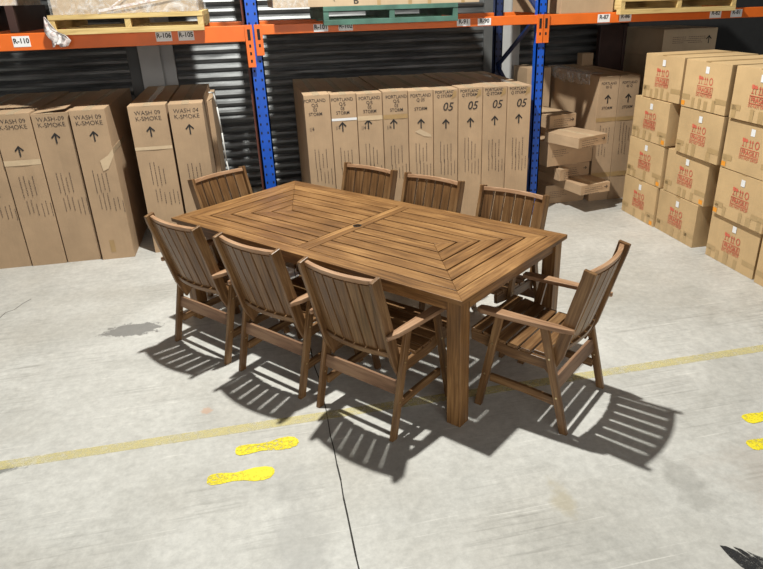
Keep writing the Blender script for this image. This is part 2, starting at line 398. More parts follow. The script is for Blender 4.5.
# middle bay, nine cartons
mid = ['PORTLAND\nQ/S\n05\nSTORM', 'PORTLAND\nQ/S\n05\nSTORM', 'PORTLAND\nQ/S\n05\nSTORM', 'PORTLAND\nQ/S\n05\nSTORM', 'PORTLAND\nQ 05\n\nSTORM', '05', '05', '05', '05']
labM = ['tall carton reading STORM without an arrow, at the left end of the middle bay row',
        'tall STORM carton with a white tape strip above its arrow, second in the middle row',
        'tall STORM carton third from left in the middle row, creased tape above its arrow',
        'tall STORM carton fourth from left in the middle row, brown tape above its arrow',
        'tall carton in the centre of the middle bay row, torn pale patch under its arrow',
        'tall carton with large 05, just right of the one with the torn pale patch',
        'tall carton with large 05, third from the right end of the middle bay row',
        'tall carton with large 05, next to the last in the middle bay row',
        'tall 05 carton at the right end of the middle row, against the blue upright']
for i in range(9):
    w = .229; x = .447 + i*.2345; fy = 6.045 - i*.0145
    t = carton(labM[i], w, 1.34, H1 - (.004*(i % 3)), x, fy, 0, 0, M_CARD, group='tall cartons in the middle bay', seed=20+i)
    if i < 5:
        put('handwriting', text_mesh(mid[i], .041, M_PEN, .03, .0002, .92), t, (-.02, -.01, 0, .01, .0)[i], 1.19)
        if i < 4: put('handwriting', text_mesh('1/4', .05, M_PEN, .03, .0, .7), t, -.065, (1.0, 1.0, .99, .98)[i])
    else:
        put('handwriting', text_mesh('PORTLAND\nQ STORM', .037, M_PEN, .03, .0004, .95), t, -.01, 1.25)
        put('handwriting', text_mesh('05', .105, M_PEN, .02, .001, .95, .3), t, .015, 1.135)
    if i: put('up_arrow', ARROW, t, (-.0, -.02, -.02, -.02, 0, .0, .0, .0, 0)[i]+.0, (0, 1.01, 1.02, 1.01, 1.0, .985, .985, .99, .995)[i])
    put('printed_text', PRINTS[i % 4], t, -.055, .62); put('printed_text', PRINTS2[i % 3], t, -.05, .5); put('printed_text', PRINTS2[(i+2) % 3], t, .05, .48)
    if i in (1, 2, 3): band(t, w, 1.075, .022 if i == 1 else .04, (None, M_WHITE, M_TAPEC, M_TAPE)[i])
    if i == 4: put('torn_patch', flat([[(-.06,.0),(-.01,.02),(.09,-.035),(.10,-.06),(.03,-.05),(-.03,-.02)]], M_CARDP), t, 0, .93, -.0018)
    if i >= 5: put('tape', flat([[(.05,.0),(.10,.03),(.1,.075),(.075,.075)]], M_TAPE), t, 0, 1.2, -.0018)

# right bay tall cartons
for i, (x, lab) in enumerate(((3.425, 'tall STORM carton behind the jutting small boxes, diagonal shadows on its left side'), (3.655, 'tall STORM carton half hidden behind the red-printed stack'))):
    t = carton(lab, .225, 1.25, 1.29, x, 6.27, 0, 0, M_CARD, group='tall cartons in the right bay', seed=40+i)
    put('handwriting', text_mesh('PORTLAND\n05 Q', .036, M_PEN, .03, .0002, .9), t, 0, 1.2)
    put('up_arrow', ARROW, t, 0, 1.065); put('handwriting', text_mesh('STORM', .038, M_PEN, .03, .0003, .95), t, 0, .975)
    band(t, .225, .86, .04, M_TAPE); put('printed_text', PRINTS[i+1], t, -.055, .6); put('printed_text', PRINTS2[i], t, -.05, .47)
    band(t, .225, .28, .05, M_TAPE)
carton('carton standing behind the blue upright, left of the tall STORM cartons', .29, .42, 1.29, 3.09, 7.32, 0, 0, M_CARD, seed=43)
b = MB()   # crumpled film over the tall carton's top left edge
rg = random.Random(3)
cols = 16; V = []
for i in range(cols+1):
    row = []
    for k, (dx, dz) in enumerate(((.14, .004), (.0, .006), (-.006, -.04), (-.008, -.09-.05*rg.random()))):
        row.append(b.bm.verts.new((3.41+dx+rg.uniform(-.008,.002)*(k > 0), 6.42+i*.065, 1.292+dz+rg.uniform(0,.006))))
    V.append(row)
for i in range(cols):
    for k in range(3): b.bm.faces.new((V[i][k], V[i+1][k], V[i+1][k+1], V[i][k+1]))
fo = tag(b.build('stretch_film', M_FILM, None, 0, 2, True), 'crumpled clear film draped over the edge of the tall carton right of the blue upright', 'plastic film')
md = fo.modifiers.new('thickness', 'SOLIDIFY'); md.thickness = .001

# jumbled small cartons
def small(lab, w, d, h, fx, fy, z, rz, mat=M_CARD, arrow=True, seed=60, arr=True):
    t = carton(lab, w, d, h, fx, fy, z, R(rz), mat, group='small cartons stacked beside the right upright', seed=seed)
    put('printed_text', LINES[seed % 3], t, -w/2+.05, h*.62)
    if arr:
        o = put('arrow_mark', ARROW, t, w/2-.05, h*.55, -.0012, R(-90)); o.scale = (.5,.5,.5)
    return t
small('flat carton on the floor at the bottom of the small stack', .46, .9, .2, 2.935, 6.31, 0, 2, seed=60, arr=False)
small('lowest jutting flat carton of the small stack, its shadow on the floor', .36, .92, .1, 3.112, 5.865, .2, 10.5, M_CARD, seed=61)
small('flat carton with printed side, directly above the lowest jutting one', .37, .7, .14, 3.02, 6.22, .302, 5, seed=62)
small('small narrow carton end poking out left above the lowest jutting carton', .11, .1, .12, 2.985, 6.10, .30, 12, M_CARD, seed=66, arr=False)
small('deep carton with lines of print in the middle of the small stack', .55, .3, .25, 2.855, 6.135, .45, 10, seed=63, arr=False)
small('upper jutting flat carton turned outward in the small stack', .40, .45, .1, 2.99, 5.76, .70, 21, M_CARD, seed=64)
small('carton wedged under the topmost one of the small stack', .36, .5, .095, 2.95, 6.44, .702, 12, seed=65, arr=False)
small('topmost carton of the small stack, striped by a shadow', .33, .55, .13, 2.92, 6.28, .803, 12, seed=67)

# cartons far behind
t = carton('large dim carton with an arrow, high behind the red-printed stack', .68, .85, .29, 4.56, 7.0, 1.37, 0, M_CARDP, seed=70)
put('up_arrow', ARROW, t, .24, .17); put('printed_text', LINES[0], t, -.22, .2); put('printed_text', LINES[1], t, -.02, .2)
carton('dim carton under the large one with the arrow, behind the red-printed stack', .66, .85, .45, 4.545, 7.0, .92, 0, M_CARDP, seed=71)
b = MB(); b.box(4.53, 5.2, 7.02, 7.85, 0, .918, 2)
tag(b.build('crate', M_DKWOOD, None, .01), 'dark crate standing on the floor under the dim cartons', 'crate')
carton('little carton lying far back on the tall STORM cartons', .14, .12, .13, 3.76, 7.33, 1.291, 0, M_CARD, seed=72, toptape=False)
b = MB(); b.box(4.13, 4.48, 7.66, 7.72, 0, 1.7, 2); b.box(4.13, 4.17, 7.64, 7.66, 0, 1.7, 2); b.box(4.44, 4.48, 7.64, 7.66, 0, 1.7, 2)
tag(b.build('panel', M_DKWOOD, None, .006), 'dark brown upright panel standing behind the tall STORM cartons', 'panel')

# ------------------------------------------------------------------ red printed cartons
def icons():
    P = []
    # broken glass
    P += [[(-.095,.045),(-.065,.045),(-.068,.02),(-.078,.012),(-.082,.012),(-.092,.02)], rect(-.0825,-.0775,-.012,.012), rect(-.092,-.068,-.017,-.011)]
    # umbrella
    P += [[(-.05+.02*math.cos(a), .018+.024*math.sin(a)) for a in [math.pi*k/8 for k in range(9)]], rect(-.0525,-.0475,-.015,.02), rect(-.0525,-.04,-.017,-.012)]
    # two arrows
    for x in (-.008, .018): P += [rect(x-.003,x+.003,-.01,.022), [(x-.011,.02),(x+.011,.02),(x,.042)]]
    P += [rect(-.02,.03,-.018,-.013)]
    # keep dry / hands ring
    n = 12
    for k in range(n):
        a, c = 2*math.pi*k/n, 2*math.pi*(k+1)/n
        P.append([(.068+.024*math.cos(a), .012+.03*math.sin(a)), (.068+.024*math.cos(c), .012+.03*math.sin(c)), (.068+.016*math.cos(c), .012+.021*math.sin(c)), (.068+.016*math.cos(a), .012+.021*math.sin(a))])
    # frame round FRAGILE
    x0, x1, y0, y1, e = -.1, .1, -.088, -.03, .005
    P += [rect(x0,x1,y0,y0+e), rect(x0,x1,y1-e,y1), rect(x0,x0+e,y0,y1), rect(x1-e,x1,y0,y1)]
    return flat(P, M_RED)
ICON = icons()
T_FR = text_mesh('FRAGILE', .05, M_RED, 0, .0009, .92); T_DN = text_mesh('DO NOT DROP', .031, M_RED, 0, .0002, .95)
M_TAPEF = plain('faded_carton_tape', (.46,.315,.155), .4, 0, .08)
STICK = flat([rect(-.022,.022,-.026,.026)], M_WHITE); OST = flat([rect(-.024,.024,-.018,.018)], M_OSTICK)
cols_ = {1: [(5.885, 3.60, 0), (5.865, 3.595, .385), (5.86, 3.60, .77), (5.765, 3.605, 1.158)],
         2: [(5.285, 3.61, 0), (5.24, 3.61, .385), (5.12, 3.59, .77), (5.12, 3.585, 1.158)],
         3: [(4.545, 3.625, 0), (4.515, 3.60, .385), (4.505, 3.595, .77), (4.485, 3.575, 1.158)],
         4: [(3.93, 3.61, 0), (3.90, 3.61, .385), (3.90, 3.61, .77), (3.87, 3.61, 1.158)]}
rowname = ['on the floor', 'second layer up', 'third layer up', 'top layer']
colname = {1: 'in the farthest column of the stack', 2: 'in the middle column of the stack', 3: 'in the column cut by the right picture edge', 4: 'nearest the camera at the right picture edge'}
for c_ in (1, 2, 3, 4):
    for r_, (yf, xf, z) in enumerate(cols_[c_]):
        if c_ == 4 and r_ > 0: continue
        w, h, d = .578, .381, .72
        if c_ == 4: lab = 'red-printed FRAGILE carton on the floor, nearest the camera at the right picture edge'
        else: lab = 'red-printed FRAGILE carton, %s, %s' % (rowname[r_], colname[c_])
        t = carton(lab, w, d, h, xf, yf, z + (.0 if r_ == 0 else .0015), R(-90 + random.uniform(-.8, .8)), M_CARDY, group='red-printed cartons on the right', seed=100+c_*5+r_, tapemat=M_TAPE)
        put('fragile_print', ICON, t, 0.0, .22); put('fragile_print', T_FR, t, 0, .16, -.0014); put('fragile_print', T_DN, t, 0, .116, -.0014)
        put('white_sticker', STICK, t, .005, .315, -.0016)
        if (c_, r_) in ((1,2), (2,3), (1,0), (2,1), (3,1), (3,2), (1,1)):
            put('orange_sticker', OST, t, (.25 if c_ == 1 or (c_, r_) == (2,1) else -.262), .03, -.0018)
        rg = random.Random(c_*10+r_); P = []
        x = -w/2+.02
        while x < w/2-.05:
            ww = rg.uniform(.035, .055)
            if rg.random() < .72: P.append(rect(x, x+ww, 0, rg.uniform(.07, .1)))
            x += ww + rg.uniform(.03, .07)
        P.append(rect(-w/2, -w/2+.11, .06, .1)); P.append(rect(w/2-.14, w/2, .07, .11))
        for q in P: put('tape', flat([q], M_TAPEF), t, 0, .004, -.001)

# ------------------------------------------------------------------ racking
def post(b, x0, x1, y0, z1, holes=True):
    b.mi = 0; b.box(x0, x1, y0, y0+.012, 0, z1, 2); b.box(x0, x0+.012, y0, y0+.075, 0, z1, 2); b.box(x1-.012, x1, y0, y0+.075, 0, z1, 2)
    b.mi = 1
    if holes:
        z = .1; k = 0; xm = (x0+x1)/2; dx = (x1-x0)*.24
        while z < z1-.05:
            for s_ in (-1, 1):
                zz = z + (.0)
                b.box(xm+s_*dx-.007, xm+s_*dx+.007, y0-.0012, y0+.001, zz-.010, zz+.010, 2)
            z += .075
def frame(x0, x1, lab, z1=3.4):
    t = thing('rack_frame', lab, 'pallet rack frame', ((x0+x1)/2, 6.6, 0), 0, 'blue pallet rack frames')
    ox = -(x0+x1)/2; X0, X1 = x0+ox, x1+ox
    b = MB(); post(b, X0, X1, -.56, z1); b.build('front_post', [M_BLUE, M_HOLE], t, 0)
    if x0 < 1: b = MB(); b.box(X0-.022, X0-.002, -.50, -.49, 0, z1, 2); b.build('post_edge', M_RUST, t)
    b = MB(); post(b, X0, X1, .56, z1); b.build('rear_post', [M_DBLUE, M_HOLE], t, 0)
    z = .25; k = 0
    while z < z1-.6:
        a, c = ((-.5, .58) if k % 2 == 1 else (.58, -.5))
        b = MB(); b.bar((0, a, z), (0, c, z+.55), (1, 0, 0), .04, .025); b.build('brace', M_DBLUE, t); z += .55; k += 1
    for yy in (-.54, .6):
        b = MB(); b.box(X0-.02, X1+.02, yy-.06, yy+.08, 0, .006, 0)
        for q in (X0-.008, X1+.008): b.tube((q, yy+.04, .006), (q, yy+.04, .02), .008)
        b.build('base_plate', M_DBLUE, t)
    return t
frame(.022, .138, 'blue perforated rack frame between the left and middle bays')
frame(2.628, 2.718, 'blue perforated rack frame between the middle and right bays')

def beam(x0, x1, z0, z1, y0, y1, lab, labels, left_conn=True, right_conn=True, clh=.3):
    t = thing('rack_beam', lab, 'pallet rack beam', ((x0+x1)/2, y0, z0), 0, 'orange pallet rack beams')
    ox = -(x0+x1)/2
    b = MB(); h = z1-z0
    b.box(x0+ox, x1+ox, 0, .05, 0, h, 0); b.build('beam_tube', M_ORANGE, t, .004)
    for on, xa, xb, hh in ((left_conn, x0-.052, x0+.012, clh), (right_conn, x1-.012, x1+.052, clh)):
        if not on: continue
        b = MB(); b.mi = 0; b.box(xa+ox, xb+ox, -.014, -.004 if y0 < 6.5 else -.002, h-hh, h+.004, 2)
        b.mi = 1; xm = (xa+xb)/2+ox
        b.box(xm-.012, xm+.012, -.016, -.0135, h-.115, h-.03, 2)
        z = h-.16
        while z > h-hh+.02: b.box(xm-.008, xm+.008, -.016, -.0135, z-.012, z+.012, 2); z -= .06
        b.build('end_bracket', [M_ORANGE, M_HOLE], t, .002)
    for xx, s in labels:
        b = MB(); b.box(xx+ox-.062, xx+ox+.062, -.0015, .0, h*.22 if h > .1 else .008, h*.85, 0); p = b.build('location_label', M_WHITE, t)
        put('lettering', text_mesh(s, .05, M_INK, 0, .0014, .95), p, xx+ox, h*.56, -.0025)
    return t
ZB = 1.889
beam(-2.62, .02, ZB-.125, ZB, 6.02, 0, 'thick orange beam of the left rack bay', [(-1.925, 'R-111'), (-1.70, 'R-110'), (-.636, 'R-106'), (-.462, 'R-105')], False, True, .33)
beam(.14, 2.625, ZB-.078, ZB, 6.03, 0, 'thin orange beam of the middle rack bay', [(.645, 'R-101'), (.858, 'R-102'), (1.915, 'R-91'), (2.11, 'R-90')], True, True, .24)
beam(2.722, 5.4, ZB-.092, ZB, 6.03, 0, 'orange beam of the right rack bay above the red-printed stack', [(3.28, 'R-87'), (3.50, 'R-86'), (4.46, 'R-82'), (4.69, 'R-81')], True, False, .24)
beam(-2.62, .02, ZB-.1, ZB, 7.19, 0, 'rear orange beam of the left bay, in shadow before the shutter', [], False, False)
beam(.14, 2.625, ZB-.1, ZB, 7.19, 0, 'rear orange beam of the middle bay, in shadow before the shutter', [], False, False)
beam(2.722, 5.4, ZB-.1, ZB, 7.19, 0, 'rear orange beam of the right bay, in shadow behind the cartons', [], False, False)

def pallet(x0, x1, y0, y1, mat, lab, stringers=3, z=ZB+.001):
    t = thing('pallet', lab, 'pallet', ((x0+x1)/2, (y0+y1)/2, z))
    w, d = (x1-x0)/2, (y1-y0)/2
    b = MB(); k = 7; bw = 2*d/k
    for i in range(k): b.box(-w, w, -d+i*bw, -d+i*bw+bw*.8, .086, .122, 0)
    b.build('top_deck', mat, t, .002)
    b = MB()
    b.box(-w, w, -d, -d+.074, -.022, .02, 0)
    for i in (3, 6): b.box(-w, w, -d+i*bw, -d+i*bw+bw*.8, 0, .02, 0)
    b.build('bottom_deck', mat, t, .002)
    for i in range(stringers):
        x = -w + (2*w-.045)*i/(stringers-1)
        b = MB(); b.box(x, x+.045, -d+.004, d-.004, .02, .086, 1); b.build('bearer', mat, t, .002)
    return t
pallet(-1.455, -.305, 5.935, 7.15, M_PINE, 'yellowish pine pallet on the thick orange beam of the left bay')
pallet(.665, 1.835, 5.935, 7.15, M_GREEN, 'green painted pallet on the middle bay beam')
pallet(3.39, 4.60, 5.935, 7.15, M_PINE, 'pine pallet on the right bay beam above the red-printed stack')
ZL = ZB+.1235
def load(lab, x0, x1, z, h, mat, d=1.15, seed=80, fy=5.945):
    return carton(lab, x1-x0, d, h, x0, fy, z, 0, mat, seed=seed, name='wrapped_carton', toptape=False)
t = load('large wrapped carton load on the pine pallet of the left bay', -1.41, -.34, ZL, 1.0, M_CARDP)
b = MB()
for dz in (0,):
    b.box(-.55, .55, -.012, 1.16, .0, 1.01, 2)
f = b.build('stretch_wrap', M_FILM, t)
P = [[(-.20,-.0),(.52,.12),(.52,.135),(-.20,.02)], [(-.1,.03),(.3,.3),(.3,.31),(-.1,.045)]]
put('wrap_crease', flat(P, M_FILM2), t, 0, .01, -.016)
for x in (.43,): band(t, 0, .5, 1.0, M_TAPE, x, x+.06, -.003)
t = load('long pale carton load on the green pallet', .26, 2.03, ZL, .8, M_CARDP, seed=81)
for x in (-.02, .25, .42, .72): band(t, 0, .4, .8, M_TAPE, x, x+.03, -.003)
put('loop_mark', flat([[(-.36+.03*math.cos(a), .06+.03*math.sin(a)) for a in [k*.5 for k in range(9)]]+[(-.36+.024*math.cos(a), .06+.024*math.sin(a)) for a in [k*.5 for k in range(8,-1,-1)]]], M_PRINT), t, 0, 0)
put('handwriting', text_mesh('B', .07, M_PEN, .02, .001, 1.2), t, -.2, .04)
b = MB(); b.box(-.89, -.6, -.012, 1.16, .0, .81, 2); b.build('stretch_wrap', M_FILM, t)
t = load('carton load on the pine pallet of the right bay', 3.43, 4.56, ZL, .8, M_CARDP, seed=82)
# carton resting straight on the right bay beam, next to the pine pallet
t = carton('dim carton resting on the right bay beam left of the pine pallet', .52, 1.2, .75, 2.85, 6.04, ZB+.001, 0, M_CARD, seed=83, name='wrapped_carton', toptape=False)
# left most wrapped load
t = carton('dark wrapped load at the left picture edge above the beam', .62, 1.0, .8, -2.35, 6.2, ZB+.001+.2, R(4), M_CARDP, seed=84, name='wrapped_carton', toptape=False)
b = MB(); b.box(-.32, .32, -.012, 1.01, -.0, .81, 2); b.build('stretch_wrap', M_FILM, t)
b = MB(); 
for k in range(3): b.box(-2.36+k*.27, -2.3+k*.27, 6.22, 7.2, ZB+.001, ZB+.2, 1)
tag(b.build('bearer_block', M_DKWOOD, None, .003), 'dark bearers under the wrapped load at the left picture edge', 'bearer')
# crumpled film hanging over the beam at the pine pallet corner
b = MB(); rg = random.Random(5); V = []
path = [(-1.462, 1.985, .012), (-1.455, 1.94, .03), (-1.44, 1.90, .05), (-1.405, 1.865, .068), (-1.385, 1.83, .07), (-1.40, 1.80, .055), (-1.425, 1.785, .03)]
for i, (x, z, hw) in enumerate(path):
    row = []
    for k in range(9):
        u = k/8-.5
        row.append(b.bm.verts.new((x+u*hw*2, 5.925-.02*abs(math.sin(k*1.9+i*.8))-rg.uniform(0,.012), z+rg.uniform(-.01,.01)+.02*math.cos(u*4))))
    V.append(row)
for i in range(len(V)-1):
    for k in range(8): b.bm.faces.new((V[i][k], V[i][k+1], V[i+1][k+1], V[i+1][k]))
fo = tag(b.build('plastic_film', M_FILM2, None, 0, 2, True), 'crumpled white plastic film hanging over the orange beam at the pine pallet corner', 'plastic film')
md = fo.modifiers.new('thickness', 'SOLIDIFY'); md.thickness = .001

# ------------------------------------------------------------------ shell: floor, back wall with shutters and columns
b = MB(); b.box(-9, 10, -8, 8.6, -.2, 0, 0); struct(b.build('floor', M_FLOOR))
# saw-cut joint and hairline crack
b = MB(); rg = random.Random(2); x = .2; y = -1.0
while y < 6.5:
    x2 = .197+rg.uniform(-.004, .004) - (.012 if y > 3.4 else 0); b.bar((x, y, .0002), (x2, y+.12, .0002), (1,0,0), .0062+rg.uniform(-.002,.002), .0012); x = x2; y += .12
struct(b.build('trim_1', plain('joint_dirt', (.03,.028,.025), .9)))
b = MB(); pts = [(-1.86,5.2),(-1.9,5.12),(-1.93,5.02),(-1.98,4.98),(-2.0,4.86),(-1.99,4.78),(-2.04,4.68),(-2.08,4.62),(-2.14,4.56),(-2.22,4.5),(-2.3,4.42)]
for p, q in zip(pts[:-1], pts[1:]): b.bar((*p, .0002), (*q, .0002), (1,.3,0), .006, .001)
struct(b.build('trim_2', plain('crack_dirt', (.14,.13,.115), .9)))
b = MB(); b.box(-9, 10, 8.25, 8.4, 0, 6, 0); struct(b.build('wall_back', plain('shaded_wall', (.018,.018,.019), .8)))  # near-black colour puts the unlit void beyond the last shutter into the wall
def shutter(name, x0, x1):
    b = MB(); bm = b.bm; p = .097; n = int(4.6/p); z = .0; prof = []
    for i in range(n):
        for u, dy in ((0, .0), (.12, -.016), (.35, -.024), (.6, -.016), (.8, .0), (.9, .008)):
            prof.append((z+u*p, dy))
        z += p
    A = [bm.verts.new((x0, 8.05+dy, zz)) for zz, dy in prof]; B = [bm.verts.new((x1, 8.05+dy, zz)) for zz, dy in prof]
    for i in range(len(prof)-1): bm.faces.new((A[i], B[i], B[i+1], A[i+1]))
    o = b.build(name, M_SHUT, None, 0, 2, False); struct(o)
    md = o.modifiers.new('thickness', 'SOLIDIFY'); md.thickness = .004; md.offset = 1
shutter('door_1', -6.2, -1.2); shutter('door_2', -.8, 2.84); shutter('door_3', 3.2, 4.6)
for i, (x0, x1) in enumerate(((-1.26, -.77), (2.80, 3.24))):
    b = MB(); b.mi = 1
    b.box(x0, x1, 8.0, 8.2, 0, 4.6, 2)
    b.mi = 0; xm = (x0+x1)/2
    b.box(xm-.1, xm+.12, 7.82, 7.84, 0, 4.6, 2); b.box(xm-.006, xm+.012, 7.84, 7.99, 0, 4.6, 2); b.box(xm-.1, xm+.12, 7.98, 8.0, 0, 4.6, 2)
    b.mi = 0; b.box(x1-.16, x1-.0, 7.95, 8.0, 0, 4.6, 2)
    struct(b.build('trim_%d' % (3+i), [M_COL, M_COLD], None, .003))

# floor paint
def flatobj(name, polys, mat, z=.0015):
    me = flat(polys, mat, name); o = link(name, me); o.location.z = z
    md = o.modifiers.new('thickness', 'SOLIDIFY'); md.thickness = .0006; md.offset = -1
    return o
o = flatobj('floor_line', [[(-4, 2.985), (6.5, 2.995), (6.5, 3.068), (-4, 3.058)]], M_YLINE); tag(o, 'long faded yellow painted line across the concrete floor', 'floor line')
def foot(x, y, rz, L=.32, mirror=1):
    pts = [(-.5,.0),(-.49,.09),(-.43,.13),(-.3,.135),(-.12,.105),(.05,.12),(.2,.17),(.34,.175),(.44,.14),(.495,.05),(.5,-.03),(.46,-.10),(.36,-.14),(.2,-.145),(.05,-.11),(-.1,-.085),(-.3,-.12),(-.43,-.12),(-.49,-.07)]
    c, s = math.cos(rz), math.sin(rz)
    return [[(x+(px*c-py*mirror*s)*L, y+(px*s+py*mirror*c)*L) for px, py in pts]]
for (x, y, rz, mi, lab) in ((-.262, 2.635, R(-3), -1, 'yellow footprint on the floor left of the joint, the nearer of the pair'), (-.13, 2.83, R(0), 1, 'yellow footprint on the floor left of the joint, the farther of the pair'),
                            (2.49, 2.405, R(2), 1, 'yellow footprint at the right picture edge, the farther one'), (2.363, 2.215, R(2), -1, 'yellow footprint at the right picture edge, the nearer one')):
    o = flatobj('footprint_marking', foot(x, y, rz, .32, mi), M_YFOOT, .002); tag(o, lab, 'footprint marking', 'yellow painted footprints')

# ------------------------------------------------------------------ furniture frame of reference
TH = R(-50.754); TC = Vector((.5632, 3.9726, 0)); LT, WT = 2.357, 1.152
def tl(x, y, z=0):
    return (TC.x + x*math.cos(TH) - y*math.sin(TH), TC.y + x*math.sin(TH) + y*math.cos(TH), z)

table = thing('dining_table', 'large rectangular wooden table with concentric mitred slats and an umbrella hole', 'table', tl(0, 0), TH)
TZ, TT = .75, .026
b = MB(); fw = .088; g = .0052
a, c_ = LT/2, WT/2
def tb(b, pts, gdir): b.prism([(x, y, TZ-TT) for x, y in pts], (0, 0, TT), gdir)
# outer frame, mitred
tb(b, [(-a,-c_),(a,-c_),(a-fw,-c_+fw),(-a+fw,-c_+fw)], (1,0,0)); tb(b, [(-a+fw,c_-fw),(a-fw,c_-fw),(a,c_),(-a,c_)], (1,0,0))
for s_ in (-1, 1): tb(b, [(s_*a,-c_+.0005),(s_*a,c_-.0005),(s_*(a-fw-.0003),c_-fw),(s_*(a-fw-.0003),-c_+fw)], (0,1,0))
# centre boards with the hole between them
X1, Y1 = a-fw, c_-fw; cw = .046; p = Y1/5
hr = .02
for s_ in (-1, 1):
    arc = [(s_*hr*math.cos(t_), hr*math.sin(t_)) for t_ in [math.pi/2 - math.pi*k/12 for k in range(13)]]
    pts = [(s_*.0008, Y1)] + [(max(abs(x), .0008)*s_, y) for x, y in arc] + [(s_*.0008, -Y1), (s_*cw, -Y1), (s_*cw, Y1)]
    tb(b, pts, (0,1,0))
for s_ in (-1, 1):
    xs = cw+g
    for k in range(5):
        yo, yi = Y1-k*p-g, Y1-(k+1)*p+g; xo, xi = X1-k*p-g, X1-(k+1)*p+g
        e = .0008
        for q in (-1, 1):
            tb(b, [(s_*xs, q*yo), (s_*(xo-e), q*yo), (s_*(xi-e), q*yi), (s_*xs, q*yi)], (1,0,0))
        if k < 4: tb(b, [(s_*xo, -yo+e), (s_*xo, yo-e), (s_*xi, yi-e), (s_*xi, -yi+e)], (0,1,0))
        else: tb(b, [(s_*xo, -yo+e), (s_*xo, yo-e), (s_*(xo-yo+e), 0)], (0,1,0))
top = b.build('tabletop', M_TABLE, table, .0022, 2)
b = MB()   # battens below the slats
for x in (-.9, -.6, -.3, -.06, .06, .3, .6, .9): b.box(x-.03, x+.03, -Y1-.02, -.03 if abs(x) < .1 else Y1+.02, TZ-TT-.022, TZ-TT-.001, 1)
for x in (-.06, .06): b.box(x-.03, x+.03, .03, Y1+.02, TZ-TT-.022, TZ-TT-.001, 1)
b.box(-1.1, 1.1, -.5, -.46, TZ-TT-.02, TZ-TT-.001, 0); b.box(-1.1, 1.1, .46, .5, TZ-TT-.02, TZ-TT-.001, 0)
b.build('batten', M_CHAIR, table)
ins = .022; ah = .062
for s_ in (-1, 1):
    b = MB(); y0 = s_*(c_-ins-.012); b.box(-a+.1, a-.1, min(y0, y0-s_*.022), max(y0, y0-s_*.022), TZ-TT-ah, TZ-TT-.0005, 0); b.build('apron', M_TABLE, table, .002)
    b = MB(); x0 = s_*(a-ins-.012); b.box(min(x0, x0-s_*.022), max(x0, x0-s_*.022), -c_+.1, c_-.1, TZ-TT-ah, TZ-TT-.0005, 1); b.build('apron', M_TABLE, table, .002)
for sx in (-1, 1):
    for sy in (-1, 1):
        b = MB(); xo, yo = sx*(a-ins), sy*(c_-ins); w = .084
        b.box(min(xo, xo-sx*w), max(xo, xo-sx*w), min(yo, yo-sy*w), max(yo, yo-sy*w), 0, TZ-TT-.0005, 2)
        b.build('leg', M_TABLE, table, .003)
b = MB()
n = 20
for k in range(n):
    t0, t1 = 2*math.pi*k/n, 2*math.pi*(k+1)/n
    q = [(r_*math.cos(t_), r_*math.sin(t_)) for r_, t_ in ((.0285,t0),(.0285,t1),(.0195,t1),(.0195,t0))]
    b.prism([(x, y, TZ-.001) for x, y in q], (0,0,.002))
b.mi = 1; b.tube((0,0,TZ-TT-.03), (0,0,TZ-.010), .0193, 20)
b.build('umbrella_hole_ring', [M_BLACKP, M_HOLE], table)

